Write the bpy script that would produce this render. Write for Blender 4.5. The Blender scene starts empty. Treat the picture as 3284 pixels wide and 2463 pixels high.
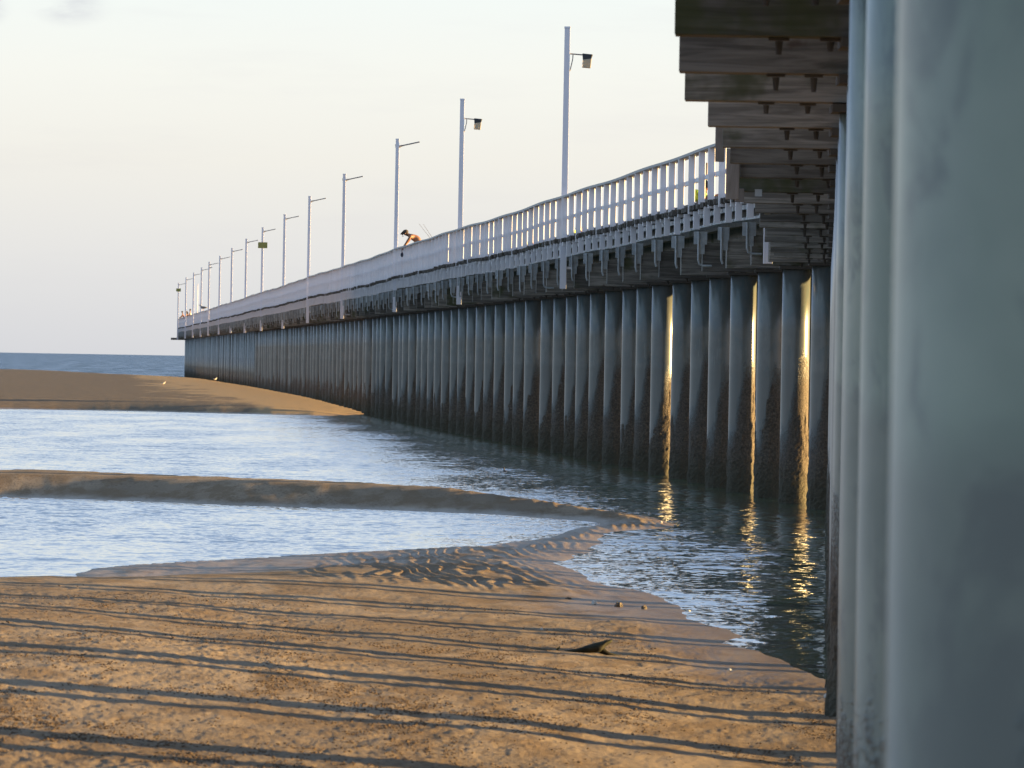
import bpy, bmesh, math, random
import numpy as np
from mathutils import Vector, Matrix, noise as mnoise

random.seed(7)
rng = np.random.default_rng(7)
scene = bpy.context.scene
COL = scene.collection
R = math.radians

# ------------------------------------------------------------------ camera
# optics of the view: focal length 28000 px on a 3284 px wide frame; U = 0.008 m is the unit of the survey
F, U, EYE, ROLL = 28000.0, 0.008, 2.392, 0.0175
PITCH = 74.0 / F
cam_d = bpy.data.cameras.new('camera')
cam = bpy.data.objects.new('camera', cam_d)
COL.objects.link(cam)
cam_d.sensor_width = 36.0
cam_d.lens = 36.0 * F / 3284.0
cam_d.clip_start = 0.5
cam_d.clip_end = 60000.0
fwd = Vector((0, math.cos(PITCH), -math.sin(PITCH)))
right = Vector((1, 0, ROLL)).normalized()
right = (right - right.dot(fwd) * fwd).normalized()
up = right.cross(fwd)
cam.matrix_world = Matrix(((right.x, up.x, -fwd.x, 0), (right.y, up.y, -fwd.y, 0), (right.z, up.z, -fwd.z, EYE), (0, 0, 0, 1)))
cam_d.dof.use_dof = True
cam_d.dof.focus_distance = 150.0
cam_d.dof.aperture_fstop = cam_d.lens / 1000.0 / 0.014
scene.camera = cam

# ------------------------------------------------------------------ light
SUN_AZ, SUN_EL = 80.5, 4.8
scene.view_settings.view_transform = 'Standard'
scene.view_settings.look = 'None'
scene.view_settings.exposure = 2.42
scene.view_settings.gamma = 1.0
scene.view_settings.use_curve_mapping = False

world = bpy.data.worlds.new('World')
scene.world = world
world.use_nodes = True
wt = world.node_tree
wt.nodes.clear()
wl = wt.links


def N(t, kind, **kw):
    n = t.nodes.new(kind)
    for k, v in kw.items():
        setattr(n, k, v)
    return n


def setin(t, n, idx, v):
    if isinstance(v, bpy.types.NodeSocket):
        t.links.new(v, n.inputs[idx])
    elif v is not None:
        n.inputs[idx].default_value = v


def M(t, op, a=None, b=None, c=None, clamp=False):
    n = N(t, 'ShaderNodeMath', operation=op, use_clamp=clamp)
    for i, v in enumerate((a, b, c)):
        setin(t, n, i, v)
    return n.outputs[0]


def VM(t, op, a=None, b=None, s=None):
    n = N(t, 'ShaderNodeVectorMath', operation=op)
    setin(t, n, 0, a)
    setin(t, n, 1, b)
    if s is not None:
        setin(t, n, 3, s)
    return n.outputs[0] if op not in ('LENGTH', 'DOT_PRODUCT', 'DISTANCE') else n.outputs[1]


def MIX(t, fac, a, b, blend='MIX'):
    n = N(t, 'ShaderNodeMix', data_type='RGBA', blend_type=blend)
    setin(t, n, 0, fac)
    for i, v in ((6, a), (7, b)):
        if isinstance(v, (tuple, list)) and len(v) == 3:
            v = (*v, 1)
        setin(t, n, i, v)
    return n.outputs[2]


def RAMP(t, fac, stops, interp='LINEAR'):
    n = N(t, 'ShaderNodeValToRGB')
    n.color_ramp.interpolation = interp
    el = n.color_ramp.elements
    while len(el) < len(stops):
        el.new(0.5)
    for e, (p, c) in zip(el, stops):
        e.position = p
        e.color = (*c, 1) if len(c) == 3 else c
    setin(t, n, 0, fac)
    return n.outputs[0]


def SMOOTH(t, v, lo, hi, a=0.0, b=1.0):
    n = N(t, 'ShaderNodeMapRange', interpolation_type='SMOOTHSTEP')
    for i, x in enumerate((v, lo, hi, a, b)):
        setin(t, n, i, x)
    return n.outputs[0]


def NOISE(t, vec, scale, detail=3.0, rough=0.55, dist=0.0, out=0):
    n = N(t, 'ShaderNodeTexNoise')
    setin(t, n, 'Vector', vec)
    n.inputs['Scale'].default_value = scale
    n.inputs['Detail'].default_value = detail
    n.inputs['Roughness'].default_value = rough
    n.inputs['Distortion'].default_value = dist
    return n.outputs[out]


def SEP(t, vec):
    n = N(t, 'ShaderNodeSeparateXYZ')
    setin(t, n, 0, vec)
    return n.outputs


def COMB(t, x, y, z):
    n = N(t, 'ShaderNodeCombineXYZ')
    for i, v in enumerate((x, y, z)):
        setin(t, n, i, v)
    return n.outputs[0]


# sky: Nishita, with the pale morning haze layer near the horizon laid over it by elevation
sky = N(wt, 'ShaderNodeTexSky', sky_type='NISHITA')
sky.sun_disc = False
sky.sun_elevation = R(SUN_EL)
sky.sun_rotation = R(SUN_AZ)
sky.air_density = 1.2
sky.dust_density = 1.5
tc = N(wt, 'ShaderNodeTexCoord').outputs['Generated']
sx = SEP(wt, tc)
el_n = M(wt, 'MULTIPLY', sx[2], 4.0, clamp=True)      # 0..1 over sin(el) 0..0.25
band = RAMP(wt, el_n, [
    (0.0, (.635, .65, .685)), (.045, (.725, .735, .735)), (.09, (.80, .805, .765)), (.13, (.83, .86, .83)),
    (.17, (.80, .875, .885)), (.26, (.68, .80, .98)), (.45, (.50, .67, .97)), (.8, (.34, .50, .84)), (1.0, (.30, .44, .78))])
# the unseen landward sky is dimmed to set the fill on camera-facing sides
band_s = VM(wt, 'SCALE', band, None, SMOOTH(wt, sx[1], -.55, .25, 1.85, 2.1))
fac = SMOOTH(wt, sx[2], 0.18, 0.55, 0.93, 0.25)
skyc = MIX(wt, fac, sky.outputs[0], band_s)
# faint clouds, one low grey wisp toward the left
cn = NOISE(wt, VM(wt, 'MULTIPLY', tc, (60, 60, 200)), 1.0, 5.0, 0.6)
dv = VM(wt, 'MULTIPLY', VM(wt, 'SUBTRACT', tc, (-0.0512, 0.998, 0.0395)), (200, 0, 420))
cm = SMOOTH(wt, VM(wt, 'LENGTH', dv), 0.1, 1.1, 1.0, 0.0)
dv2 = VM(wt, 'MULTIPLY', VM(wt, 'SUBTRACT', tc, (-0.0600, 0.998, 0.0395)), (420, 0, 420))
cm2 = SMOOTH(wt, VM(wt, 'LENGTH', dv2), 0.1, 1.1, 1.0, 0.0)
cm = M(wt, 'MAXIMUM', cm, cm2)
cloud = M(wt, 'MULTIPLY', cm, SMOOTH(wt, cn, 0.30, 0.62), clamp=True)
cloud = M(wt, 'MULTIPLY', cloud, 0.75)
wide = NOISE(wt, VM(wt, 'MULTIPLY', tc, (22, 22, 150)), 1.0, 5.0, 0.65)
skyc = MIX(wt, M(wt, 'MULTIPLY', SMOOTH(wt, wide, .48, .75), .12), skyc, (1.25, 1.22, 1.30))
skyc = MIX(wt, cloud, skyc, (1.12, 1.14, 1.26))
bg = N(wt, 'ShaderNodeBackground')
bg.inputs[1].default_value = 0.1
wl.new(skyc, bg.inputs[0])
wl.new(bg.outputs[0], N(wt, 'ShaderNodeOutputWorld').inputs[0])

sun_d = bpy.data.lights.new('sun', 'SUN')
sun_d.energy = 3.8
sun_d.angle = R(0.7)
sun_d.color = (1.0, 0.65, 0.25)
sun = bpy.data.objects.new('sun', sun_d)
COL.objects.link(sun)
to_sun = Vector((math.sin(R(SUN_AZ)) * math.cos(R(SUN_EL)), math.cos(R(SUN_AZ)) * math.cos(R(SUN_EL)), math.sin(R(SUN_EL))))
sun.rotation_euler = to_sun.to_track_quat('Z', 'Y').to_euler()
sun.location = (60, 40, 30)


# ------------------------------------------------------------------ survey helpers
def ray(x, y):
    """unit-depth direction (X/Y, Z/Y) of a photo point"""
    u, v = x - 1642.0, 1231.0 - y
    return (u - ROLL * v) / F, (v + ROLL * u - 74.0) / F


def ground(x, y, z=0.0):
    a, b = ray(x, y)
    b = min(b, -1e-5)
    d = (z - EYE) / b
    return a * d, d


def at(x, y, d):
    a, b = ray(x, y)
    return Vector((a * d, d, EYE + b * d))


ZM = F * U   # metres of depth per survey depth unit (224)


def edge_x(zu):
    """outer (left) line of the pier; the pier bends left once"""
    a = -100 + 993 * zu
    b = 1461 - 1412 * zu
    s = 10.0
    m = np.minimum(a, b)
    return (m - s * np.log1p(np.exp(-np.abs(a - b) / s))) * U


def pier(zu, off=0.0, z=0.0):
    """point at depth zu, lateral offset off (m, to the right)"""
    e = 0.002
    x0, x1 = edge_x(zu - e), edge_x(zu + e)
    t = Vector((float(x1 - x0), 2 * e * ZM, 0)).normalized()
    n = Vector((t.y, -t.x, 0))
    p = Vector((float(edge_x(zu)), zu * ZM, z)) + n * off
    return p, t, n


# ------------------------------------------------------------------ mesh helpers
def mesh_obj(name, verts, faces, mat=None, parent=None, smooth=False, **props):
    me = bpy.data.meshes.new(name)
    me.from_pydata([tuple(v) for v in verts], [], faces)
    me.update()
    if smooth:
        me.polygons.foreach_set('use_smooth', [True] * len(me.polygons))
    if mat:
        me.materials.append(mat)
    o = bpy.data.objects.new(name, me)
    COL.objects.link(o)
    if parent:
        o.parent = parent
    for k, v in props.items():
        o[k] = v
    return o


class MB:
    def __init__(s):
        s.v, s.f = [], []

    def box(s, c, ax, ay, az, hx, hy, hz):
        """c centre; ax, ay, az unit axes; half sizes"""
        b = len(s.v)
        for i in (-1, 1):
            for j in (-1, 1):
                for k in (-1, 1):
                    s.v.append(c + ax * (hx * i) + ay * (hy * j) + az * (hz * k))
        for q in ((0, 1, 3, 2), (4, 6, 7, 5), (0, 4, 5, 1), (2, 3, 7, 6), (0, 2, 6, 4), (1, 5, 7, 3)):
            s.f.append([b + i for i in q])
        return s

    def lbox(s, x0, x1, y0, y1, z0, z1):
        return s.box(Vector(((x0 + x1) / 2, (y0 + y1) / 2, (z0 + z1) / 2)), Vector((1, 0, 0)), Vector((0, 1, 0)), Vector((0, 0, 1)), (x1 - x0) / 2, (y1 - y0) / 2, (z1 - z0) / 2)

    def tube(s, pts, radii, seg=10, cap=True):
        pts = [Vector(p) for p in pts]
        if not isinstance(radii, (list, tuple)):
            radii = [radii] * len(pts)
        b = len(s.v)
        prev = None
        for i, p in enumerate(pts):
            d = (pts[min(i + 1, len(pts) - 1)] - pts[max(i - 1, 0)]).normalized()
            ref = Vector((0, 1, 0)) if abs(d.y) < 0.9 else Vector((0, 0, 1))
            if prev is None:
                a = d.cross(ref).normalized()
            else:
                a = (prev - d * prev.dot(d)).normalized()
            prev = a
            c = d.cross(a)
            for k in range(seg):
                an = 2 * math.pi * k / seg
                s.v.append(p + (a * math.cos(an) + c * math.sin(an)) * radii[i])
        for i in range(len(pts) - 1):
            for k in range(seg):
                k2 = (k + 1) % seg
                s.f.append([b + i * seg + k, b + i * seg + k2, b + (i + 1) * seg + k2, b + (i + 1) * seg + k])
        if cap:
            s.f.append([b + k for k in range(seg)][::-1])
            s.f.append([b + (len(pts) - 1) * seg + k for k in range(seg)])
        return s

    def build(s, name, mat=None, parent=None, smooth=False, **props):
        return mesh_obj(name, s.v, s.f, mat, parent, smooth, **props)


def empty(name, loc, label=None, category=None, group=None):
    o = bpy.data.objects.new(name, None)
    COL.objects.link(o)
    o.location = loc
    o.empty_display_size = 0.3
    if label:
        o['label'] = label
    if category:
        o['category'] = category
    if group:
        o['group'] = group
    return o


def tag(o, label, category, group=None):
    o['label'] = label
    o['category'] = category
    if group:
        o['group'] = group
    return o


def bevel(o, w, seg=2):
    m = o.modifiers.new('bevel', 'BEVEL')
    m.width = w
    m.segments = seg
    m.limit_method = 'ANGLE'
    return o


# ------------------------------------------------------------------ materials
def new_mat(name):
    m = bpy.data.materials.new(name)
    m.use_nodes = True
    t = m.node_tree
    t.nodes.clear()
    out = N(t, 'ShaderNodeOutputMaterial')
    p = N(t, 'ShaderNodeBsdfPrincipled')
    t.links.new(p.outputs[0], out.inputs[0])
    return m, t, p


def bump(t, p, h, strength, distance):
    b = N(t, 'ShaderNodeBump')
    b.inputs['Strength'].default_value = strength
    b.inputs['Distance'].default_value = distance
    t.links.new(h, b.inputs['Height'])
    t.links.new(b.outputs[0], p.inputs['Normal'])


def mat_simple(name, col, rough=0.6, var=0.15, scale=12.0, metal=0.0, spec=0.5):
    m, t, p = new_mat(name)
    pos = N(t, 'ShaderNodeTexCoord').outputs['Object']
    n = NOISE(t, pos, scale, 3.0)
    rnd = N(t, 'ShaderNodeObjectInfo').outputs['Random']
    v = M(t, 'ADD', M(t, 'MULTIPLY', M(t, 'SUBTRACT', n, 0.5), 2 * var), M(t, 'MULTIPLY', M(t, 'SUBTRACT', rnd, 0.5), var))
    c = VM(t, 'SCALE', (*col,), None, M(t, 'ADD', v, 1.0))
    t.links.new(c, p.inputs['Base Color'])
    p.inputs['Roughness'].default_value = rough
    p.inputs['Metallic'].default_value = metal
    p.inputs['Specular IOR Level'].default_value = spec
    return m


def mat_pile():
    m, t, p = new_mat('blue_grey_coated_steel')
    geo = N(t, 'ShaderNodeNewGeometry')
    P, Nn = geo.outputs['Position'], geo.outputs['Normal']
    ps, ns = SEP(t, P), SEP(t, Nn)
    rnd = N(t, 'ShaderNodeObjectInfo').outputs['Random']
    obj = N(t, 'ShaderNodeTexCoord').outputs['Object']
    big = NOISE(t, VM(t, 'ADD', obj, COMB(t, M(t, 'MULTIPLY', rnd, 40.0), 0.0, M(t, 'MULTIPLY', rnd, 17.0))), 2.2, 4.0, 0.55)
    streak = NOISE(t, VM(t, 'MULTIPLY', P, (9, 9, 0.9)), 1.0, 4.0, 0.6)
    base = MIX(t, SMOOTH(t, big, .32, .68), (.102, .118, .118), (.152, .168, .163))
    base = MIX(t, SMOOTH(t, ps[1], 45.0, 75.0, 1.0, 0.0), base, MIX(t, SMOOTH(t, big, .36, .66), (.195, .27, .235), (.32, .395, .335)))
    base = MIX(t, M(t, 'MULTIPLY', SMOOTH(t, streak, .5, .75), .35), base, (.27, .31, .31))
    base = MIX(t, M(t, 'MULTIPLY', rnd, .35), base, (.15, .165, .175))
    blotch = NOISE(t, VM(t, 'MULTIPLY', P, (6, 6, 3.2)), 1.0, 5.0, .6, .5)
    base = MIX(t, M(t, 'MULTIPLY', SMOOTH(t, blotch, .50, .64), .6), base, (.09, .13, .145))
    base = MIX(t, M(t, 'MULTIPLY', SMOOTH(t, NOISE(t, VM(t, 'MULTIPLY', P, (30, 30, 2.2)), 1.0, 4.0, .7), .58, .74), .28), base, (.40, .43, .40))
    rust = M(t, 'MULTIPLY', SMOOTH(t, NOISE(t, VM(t, 'MULTIPLY', P, (5, 5, 1.6)), 1.0, 5.0, .65), .66, .74), .5)
    base = MIX(t, rust, base, (.16, .11, .08))
    # tide stain and the oyster growth below it; growth climbs higher on the shaded-from-waves side
    wob = M(t, 'MULTIPLY', M(t, 'SUBTRACT', NOISE(t, VM(t, 'MULTIPLY', P, (7, 7, 3)), 1.0, 5.0, .65), .5), .9)
    pw = M(t, 'MULTIPLY', M(t, 'SUBTRACT', rnd, .5), .7)
    z = M(t, 'ADD', M(t, 'ADD', ps[2], wob), pw)
    stain = SMOOTH(t, ps[2], 2.22, 2.36, .55, 0.0)
    base = MIX(t, stain, base, (.10, .115, .115))
    lim = M(t, 'ADD', M(t, 'MULTIPLY', SMOOTH(t, ns[0], -.75, .35), 1.25), .95)
    grow = SMOOTH(t, M(t, 'ADD', M(t, 'SUBTRACT', z, lim), M(t, 'MULTIPLY', M(t, 'SUBTRACT', NOISE(t, P, 34.0, 3.0, .7), .5), 1.1)), -.30, .30, 1.0, 0.0)
    gn = NOISE(t, P, 26.0, 4.0, .7)
    gcol = RAMP(t, gn, [(.3, (.035, .030, .025)), (.5, (.095, .074, .058)), (.66, (.14, .112, .088)), (.8, (.22, .19, .16))])
    low = SMOOTH(t, ps[2], .1, .9, .75, 0.0)
    gcol = MIX(t, low, gcol, (.035, .04, .025))
    base = MIX(t, grow, base, gcol)
    t.links.new(base, p.inputs['Base Color'])
    t.links.new(M(t, 'ADD', M(t, 'MULTIPLY', grow, .5), .30), p.inputs['Roughness'])
    p.inputs['Specular IOR Level'].default_value = .75
    bump(t, p, M(t, 'MULTIPLY', gn, grow), .8, .03)
    return m


def mat_growth():
    m, t, p = new_mat('oyster_crust')
    P = N(t, 'ShaderNodeNewGeometry').outputs['Position']
    gn = NOISE(t, P, 24.0, 4.0, .7)
    c = RAMP(t, gn, [(.3, (.045, .038, .03)), (.5, (.095, .075, .058)), (.66, (.16, .125, .095)), (.82, (.33, .29, .24))])
    low = SMOOTH(t, SEP(t, P)[2], .1, .9, .7, 0.0)
    c = MIX(t, low, c, (.05, .05, .03))
    t.links.new(c, p.inputs['Base Color'])
    p.inputs['Roughness'].default_value = .85
    bump(t, p, gn, .8, .03)
    return m


def mat_timber(name, dark, light, green=0.0, grain=(1.2, 14, 18)):
    m, t, p = new_mat(name)
    obj = N(t, 'ShaderNodeTexCoord').outputs['Object']
    P = N(t, 'ShaderNodeNewGeometry').outputs['Position']
    rnd = N(t, 'ShaderNodeObjectInfo').outputs['Random']
    off = COMB(t, M(t, 'MULTIPLY', rnd, 50.0), 0.0, 0.0)
    n = NOISE(t, VM(t, 'MULTIPLY', VM(t, 'ADD', obj, off), grain), 1.0, 6.0, .65, .6)
    n2 = NOISE(t, VM(t, 'ADD', P, off), 1.3, 4.0, .6)
    c = MIX(t, SMOOTH(t, n, .35, .68), dark, light)
    c = VM(t, 'SCALE', c, None, M(t, 'ADD', M(t, 'MULTIPLY', rnd, .85), .4))
    if green:
        c = MIX(t, M(t, 'MULTIPLY', SMOOTH(t, n2, .52, .68), green), c, (.055, .065, .022))
    rs = NOISE(t, VM(t, 'ADD', P, off), 3.1, 3.0, .6)
    c = MIX(t, M(t, 'MULTIPLY', SMOOTH(t, rs, .66, .74), .6), c, (.06, .028, .018))
    t.links.new(c, p.inputs['Base Color'])
    p.inputs['Roughness'].default_value = .8
    p.inputs['Specular IOR Level'].default_value = .3
    bump(t, p, n, .5, .008)
    return m


def mat_white(name, col=(.92, .88, .93), dirt=.25):
    m, t, p = new_mat(name)
    P = N(t, 'ShaderNodeNewGeometry').outputs['Position']
    rnd = N(t, 'ShaderNodeObjectInfo').outputs['Random']
    n = NOISE(t, VM(t, 'MULTIPLY', P, (6, 6, 2)), 1.0, 5.0, .65)
    c = MIX(t, M(t, 'MULTIPLY', SMOOTH(t, n, .52, .78), dirt), col, (.42, .40, .40))
    c = MIX(t, M(t, 'MULTIPLY', rnd, .16), c, (.55, .54, .56))
    t.links.new(c, p.inputs['Base Color'])
    p.inputs['Roughness'].default_value = .55
    bump(t, p, n, .25, .004)
    return m


def mat_sand():
    m, t, p = new_mat('wet_beach_sand')
    P = N(t, 'ShaderNodeNewGeometry').outputs['Position']
    ps = SEP(t, P)
    n1 = NOISE(t, VM(t, 'MULTIPLY', P, (.5, .12, 1)), 1.0, 5.0, .6)
    n2 = NOISE(t, VM(t, 'MULTIPLY', P, (2.2, .5, 1)), 1.0, 5.0, .65)
    nf = NOISE(t, P, 28.0, 4.0, .7)
    nff = NOISE(t, P, 90.0, 3.0, .7)
    c = MIX(t, SMOOTH(t, n1, .35, .65), (.175, .132, .090), (.285, .222, .158))
    rough_patch = SMOOTH(t, M(t, 'ADD', n2, M(t, 'MULTIPLY', M(t, 'SUBTRACT', nf, .5), .35)), .44, .60)
    c = MIX(t, M(t, 'MULTIPLY', rough_patch, .85), c, (.15, .098, .050))
    c = MIX(t, M(t, 'MULTIPLY', SMOOTH(t, nff, .52, .70), .35), c, (.14, .092, .055))
    el_ = NOISE(t, VM(t, 'MULTIPLY', P, (22, 5.5, 1)), 1.0, 3.0, .6)
    pm = SMOOTH(t, NOISE(t, VM(t, 'MULTIPLY', P, (.8, .22, 1)), 1.0, 3.0, .6), .40, .58)
    c = MIX(t, M(t, 'MULTIPLY', M(t, 'MULTIPLY', SMOOTH(t, el_, .53, .62), pm), .6), c, (.085, .055, .032))
    wet = SMOOTH(t, M(t, 'ADD', ps[2], M(t, 'MULTIPLY', M(t, 'SUBTRACT', n2, .5), .10)), .0, .10, 1.0, 0.0)
    c = MIX(t, M(t, 'MULTIPLY', wet, .32), c, (.17, .135, .11))
    # far bank's sunlit tip and the shade away from the pier, painted in colour
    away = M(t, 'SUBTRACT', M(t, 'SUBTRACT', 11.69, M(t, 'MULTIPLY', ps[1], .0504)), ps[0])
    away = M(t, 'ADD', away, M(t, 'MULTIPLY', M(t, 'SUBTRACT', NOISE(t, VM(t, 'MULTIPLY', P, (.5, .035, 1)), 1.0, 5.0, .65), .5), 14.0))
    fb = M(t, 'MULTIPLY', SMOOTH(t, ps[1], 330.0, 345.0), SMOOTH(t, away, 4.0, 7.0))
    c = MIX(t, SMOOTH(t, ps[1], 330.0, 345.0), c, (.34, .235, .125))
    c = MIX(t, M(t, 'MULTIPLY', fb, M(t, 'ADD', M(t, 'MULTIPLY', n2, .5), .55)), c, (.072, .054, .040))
    t.links.new(c, p.inputs['Base Color'])
    t.links.new(SMOOTH(t, wet, 0.0, 1.0, .85, .42), p.inputs['Roughness'])
    p.inputs['Specular IOR Level'].default_value = .35
    h = M(t, 'ADD', M(t, 'MULTIPLY', nf, .6), M(t, 'MULTIPLY', nff, .35))
    bump(t, p, h, .8, .03)
    return m


def mat_water():
    m, t, p = new_mat('sea_water')
    geo = N(t, 'ShaderNodeNewGeometry')
    P = geo.outputs['Position']
    ps = SEP(t, P)
    # wavelets: noise used directly as slope, so that distance does not filter it away
    a = NOISE(t, VM(t, 'MULTIPLY', P, (1.0, .32, 1)), 6.5, 3.0, .6, .3, out=1)
    b = NOISE(t, VM(t, 'MULTIPLY', P, (1.0, .7, 1)), .8, 2.0, .5, .0, out=1)
    va = VM(t, 'SUBTRACT', a, (.5, .5, .5))
    vb = VM(t, 'SUBTRACT', b, (.5, .5, .5))
    open_sea = SMOOTH(t, ps[1], 780.0, 1050.0)
    calm = SMOOTH(t, NOISE(t, VM(t, 'MULTIPLY', P, (.35, .05, 1)), 1.0, 3.0), .35, .65, .55, 1.15)
    sea_n = NOISE(t, VM(t, 'MULTIPLY', P, (.25, .012, 1)), 1.0, 5.0, .7)
    amp = M(t, 'MULTIPLY', M(t, 'ADD', M(t, 'MULTIPLY', open_sea, SMOOTH(t, sea_n, .35, .65, .55, 2.4)), SMOOTH(t, ps[1], 90.0, 130.0, .29, .37)), calm)
    sl = VM(t, 'ADD', VM(t, 'SCALE', va, None, amp), VM(t, 'SCALE', vb, None, M(t, 'MULTIPLY', amp, .8)))
    # wavelets run to the beach: their fronts lean landward
    ss = SEP(t, sl)
    sy = M(t, 'MULTIPLY', M(t, 'ADD', M(t, 'ABSOLUTE', ss[1]), M(t, 'MULTIPLY', amp, .035)), -1.0)
    nrm = VM(t, 'NORMALIZE', COMB(t, ss[0], sy, 1.0))
    t.links.new(nrm, p.inputs['Normal'])
    depth = NOISE(t, P, .05, 2.0)
    c = MIX(t, depth, (.018, .045, .045), (.03, .065, .06))
    c = MIX(t, open_sea, c, (.035, .065, .085))
    t.links.new(c, p.inputs['Base Color'])
    p.inputs['IOR'].default_value = 1.33
    t.links.new(M(t, 'ADD', M(t, 'MULTIPLY', open_sea, .14), .035), p.inputs['Roughness'])
    return m


MAT = dict(
    pile=mat_pile(), growth=mat_growth(),
    cross=mat_timber('weathered_brown_timber', (.135, .124, .113), (.31, .288, .265), .8),
    deckt=mat_timber('grey_deck_timber', (.12, .10, .085), (.30, .27, .25), .4, (3, 3, 3)),
    board=mat_timber('pale_grey_timber', (.22, .19, .175), (.36, .32, .30), .2, (8, 8, 1.5)),
    white=mat_white('white_painted_timber'), pole=mat_white('white_painted_steel', (.88, .855, .94), .2),
    galv=mat_simple('galvanised_steel', (.36, .385, .41), .55, .5, 9, .2),
    rail=mat_white('grey_capping_rail', (.44, .44, .45), .4),
    iron=mat_simple('dark_rusty_iron', (.07, .062, .055), .8, .3, 20),
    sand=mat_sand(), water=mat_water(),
    lamp_dark=mat_simple('dark_lamp_housing', (.045, .05, .06), .5, .1),
    lamp_grey=mat_simple('grey_lamp_metal', (.22, .22, .24), .5, .1),
    skin=mat_simple('sunburnt_skin', (.27, .125, .07), .55, .12, 9),
    cap=mat_simple('dark_cap_cloth', (.06, .045, .035), .85, .2),
    navy=mat_simple('dark_navy_cloth', (.03, .033, .06), .85, .2),
    hair=mat_simple('dark_hair', (.03, .02, .015), .7, .2),
    lime=mat_simple('lime_green_cloth', (.55, .75, .08), .8, .12),
    red=mat_simple('red_plastic', (.45, .05, .04), .5, .1),
    yellow=mat_simple('yellow_sign_paint', (.36, .34, .09), .6, .22, 6),
    mauve=mat_simple('mauve_cloth', (.25, .16, .22), .8, .2),
    bird=mat_simple('white_feathers', (.68, .64, .58), .8, .1),
    birdd=mat_simple('dark_feathers', (.05, .045, .05), .7, .2),
    beak=mat_simple('orange_beak', (.5, .2, .05), .5, .1),
    drift=mat_timber('mossy_driftwood', (.012, .012, .008), (.05, .048, .028), .8, (4, 20, 20)),
    rock=mat_simple('oyster_rock', (.12, .10, .08), .9, .5, 18),
    pale=mat_simple('pale_shell', (.62, .62, .60), .6, .2, 20),
    orange=mat_simple('orange_plastic', (.75, .25, .04), .5, .1),
)
gm, gt, gp = new_mat('lamp_glass')
gp.inputs['Base Color'].default_value = (.62, .55, .42, 1)
gp.inputs['Roughness'].default_value = .12
gp.inputs['Transmission Weight'].default_value = .35
MAT['glass'] = gm

# ------------------------------------------------------------------ terrain: one sheet of sand, above and below the water
OUT = -2600


def poly(pts):
    return np.array([ground(x, y) for x, y in pts])


# the near flat, its spit and the second bar are one body of sand
LAND = poly([(OUT, 1560), (0, 1553), (340, 1558), (790, 1578), (1250, 1600), (1540, 1610), (1675, 1620), (1878, 1634),
             (2000, 1645), (2102, 1662), (2170, 1680), (2109, 1693), (2010, 1699), (1919, 1712), (1898, 1732), (1912, 1770),
             (1820, 1796), (1797, 1806), (1851, 1827), (1915, 1852), (1973, 1877), (2060, 1893), (2122, 1917), (2204, 1959),
             (2176, 1983), (2285, 2012), (2387, 2041), (2312, 2060), (2400, 2098), (2488, 2126), (2502, 2141), (2583, 2173),
             (2658, 2184), (2900, 2215), (4200, 2300), (7000, 2600), (7000, 30000), (OUT * 3, 30000), (OUT * 2, 2400)])
POOL = poly([(OUT, 1602), (0, 1592), (339, 1603), (678, 1617), (1017, 1628), (1250, 1636), (1539, 1647), (1776, 1664),
             (1890, 1674), (1912, 1680), (1844, 1698), (1709, 1732), (1600, 1745), (1471, 1759), (1250, 1770), (1000, 1781), (678, 1798), (480, 1808),
             (395, 1816), (300, 1826), (262, 1840), (285, 1856), (200, 1862), (100, 1864), (0, 1868), (OUT, 1892)])
BANK = poly([(OUT * 3, 1310), (0, 1310), (395, 1317), (734, 1326), (1045, 1333), (1130, 1331), (1192, 1325), (1200, 1318),
             (1150, 1290), (960, 1256), (760, 1230), (700, 1221), (600, 1216), (500, 1212), (282, 1199), (0, 1191), (OUT * 3, 1212)])

SHELF = poly([(60, 1866), (285, 1848), (300, 1822), (480, 1804), (678, 1793), (1000, 1776), (1250, 1765), (1420, 1756), (1600, 1760), (1650, 1778),
              (1520, 1800), (1300, 1822), (1000, 1845), (800, 1858), (500, 1872), (250, 1884), (60, 1884)])


def sdf(px, py, P):
    """signed distance (positive inside), in metres"""
    d = np.full(px.shape, 1e9)
    inside = np.zeros(px.shape, bool)
    n = len(P)
    for i in range(n):
        ax, ay = P[i]
        bx, by = P[(i + 1) % n]
        ex, ey = bx - ax, by - ay
        wx, wy = px - ax, py - ay
        tt = np.clip((wx * ex + wy * ey) / (ex * ex + ey * ey + 1e-12), 0, 1)
        d = np.minimum(d, (wx - ex * tt) ** 2 + (wy - ey * tt) ** 2)
        c = ((ay <= py) & (by > py)) | ((by <= py) & (ay > py))
        with np.errstate(divide='ignore', invalid='ignore'):
            xi = ax + (py - ay) / (by - ay + 1e-12) * ex
        inside ^= c & (px < xi)
    return np.where(inside, 1, -1) * np.sqrt(d)


def lattice(x, y, seed=0):
    """cheap value noise, 0..1"""
    xi, yi = np.floor(x).astype(np.int64), np.floor(y).astype(np.int64)
    fx, fy = x - xi, y - yi
    fx, fy = fx * fx * (3 - 2 * fx), fy * fy * (3 - 2 * fy)

    def h(a, b):
        k = (a * 374761393 + b * 668265263 + seed * 1274126177) & 0xffffffff
        k = ((k ^ (k >> 13)) * 1274126177) & 0xffffffff
        return ((k ^ (k >> 16)) & 0xffff) / 65535.0
    return (h(xi, yi) * (1 - fx) + h(xi + 1, yi) * fx) * (1 - fy) + (h(xi, yi + 1) * (1 - fx) + h(xi + 1, yi + 1) * fx) * fy


def fbm(x, y, o=4, seed=0):
    s, a, tot = 0, 1.0, 0
    for i in range(o):
        s = s + a * lattice(x * 2 ** i, y * 2 ** i, seed + i)
        tot += a
        a *= .5
    return s / tot


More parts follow.
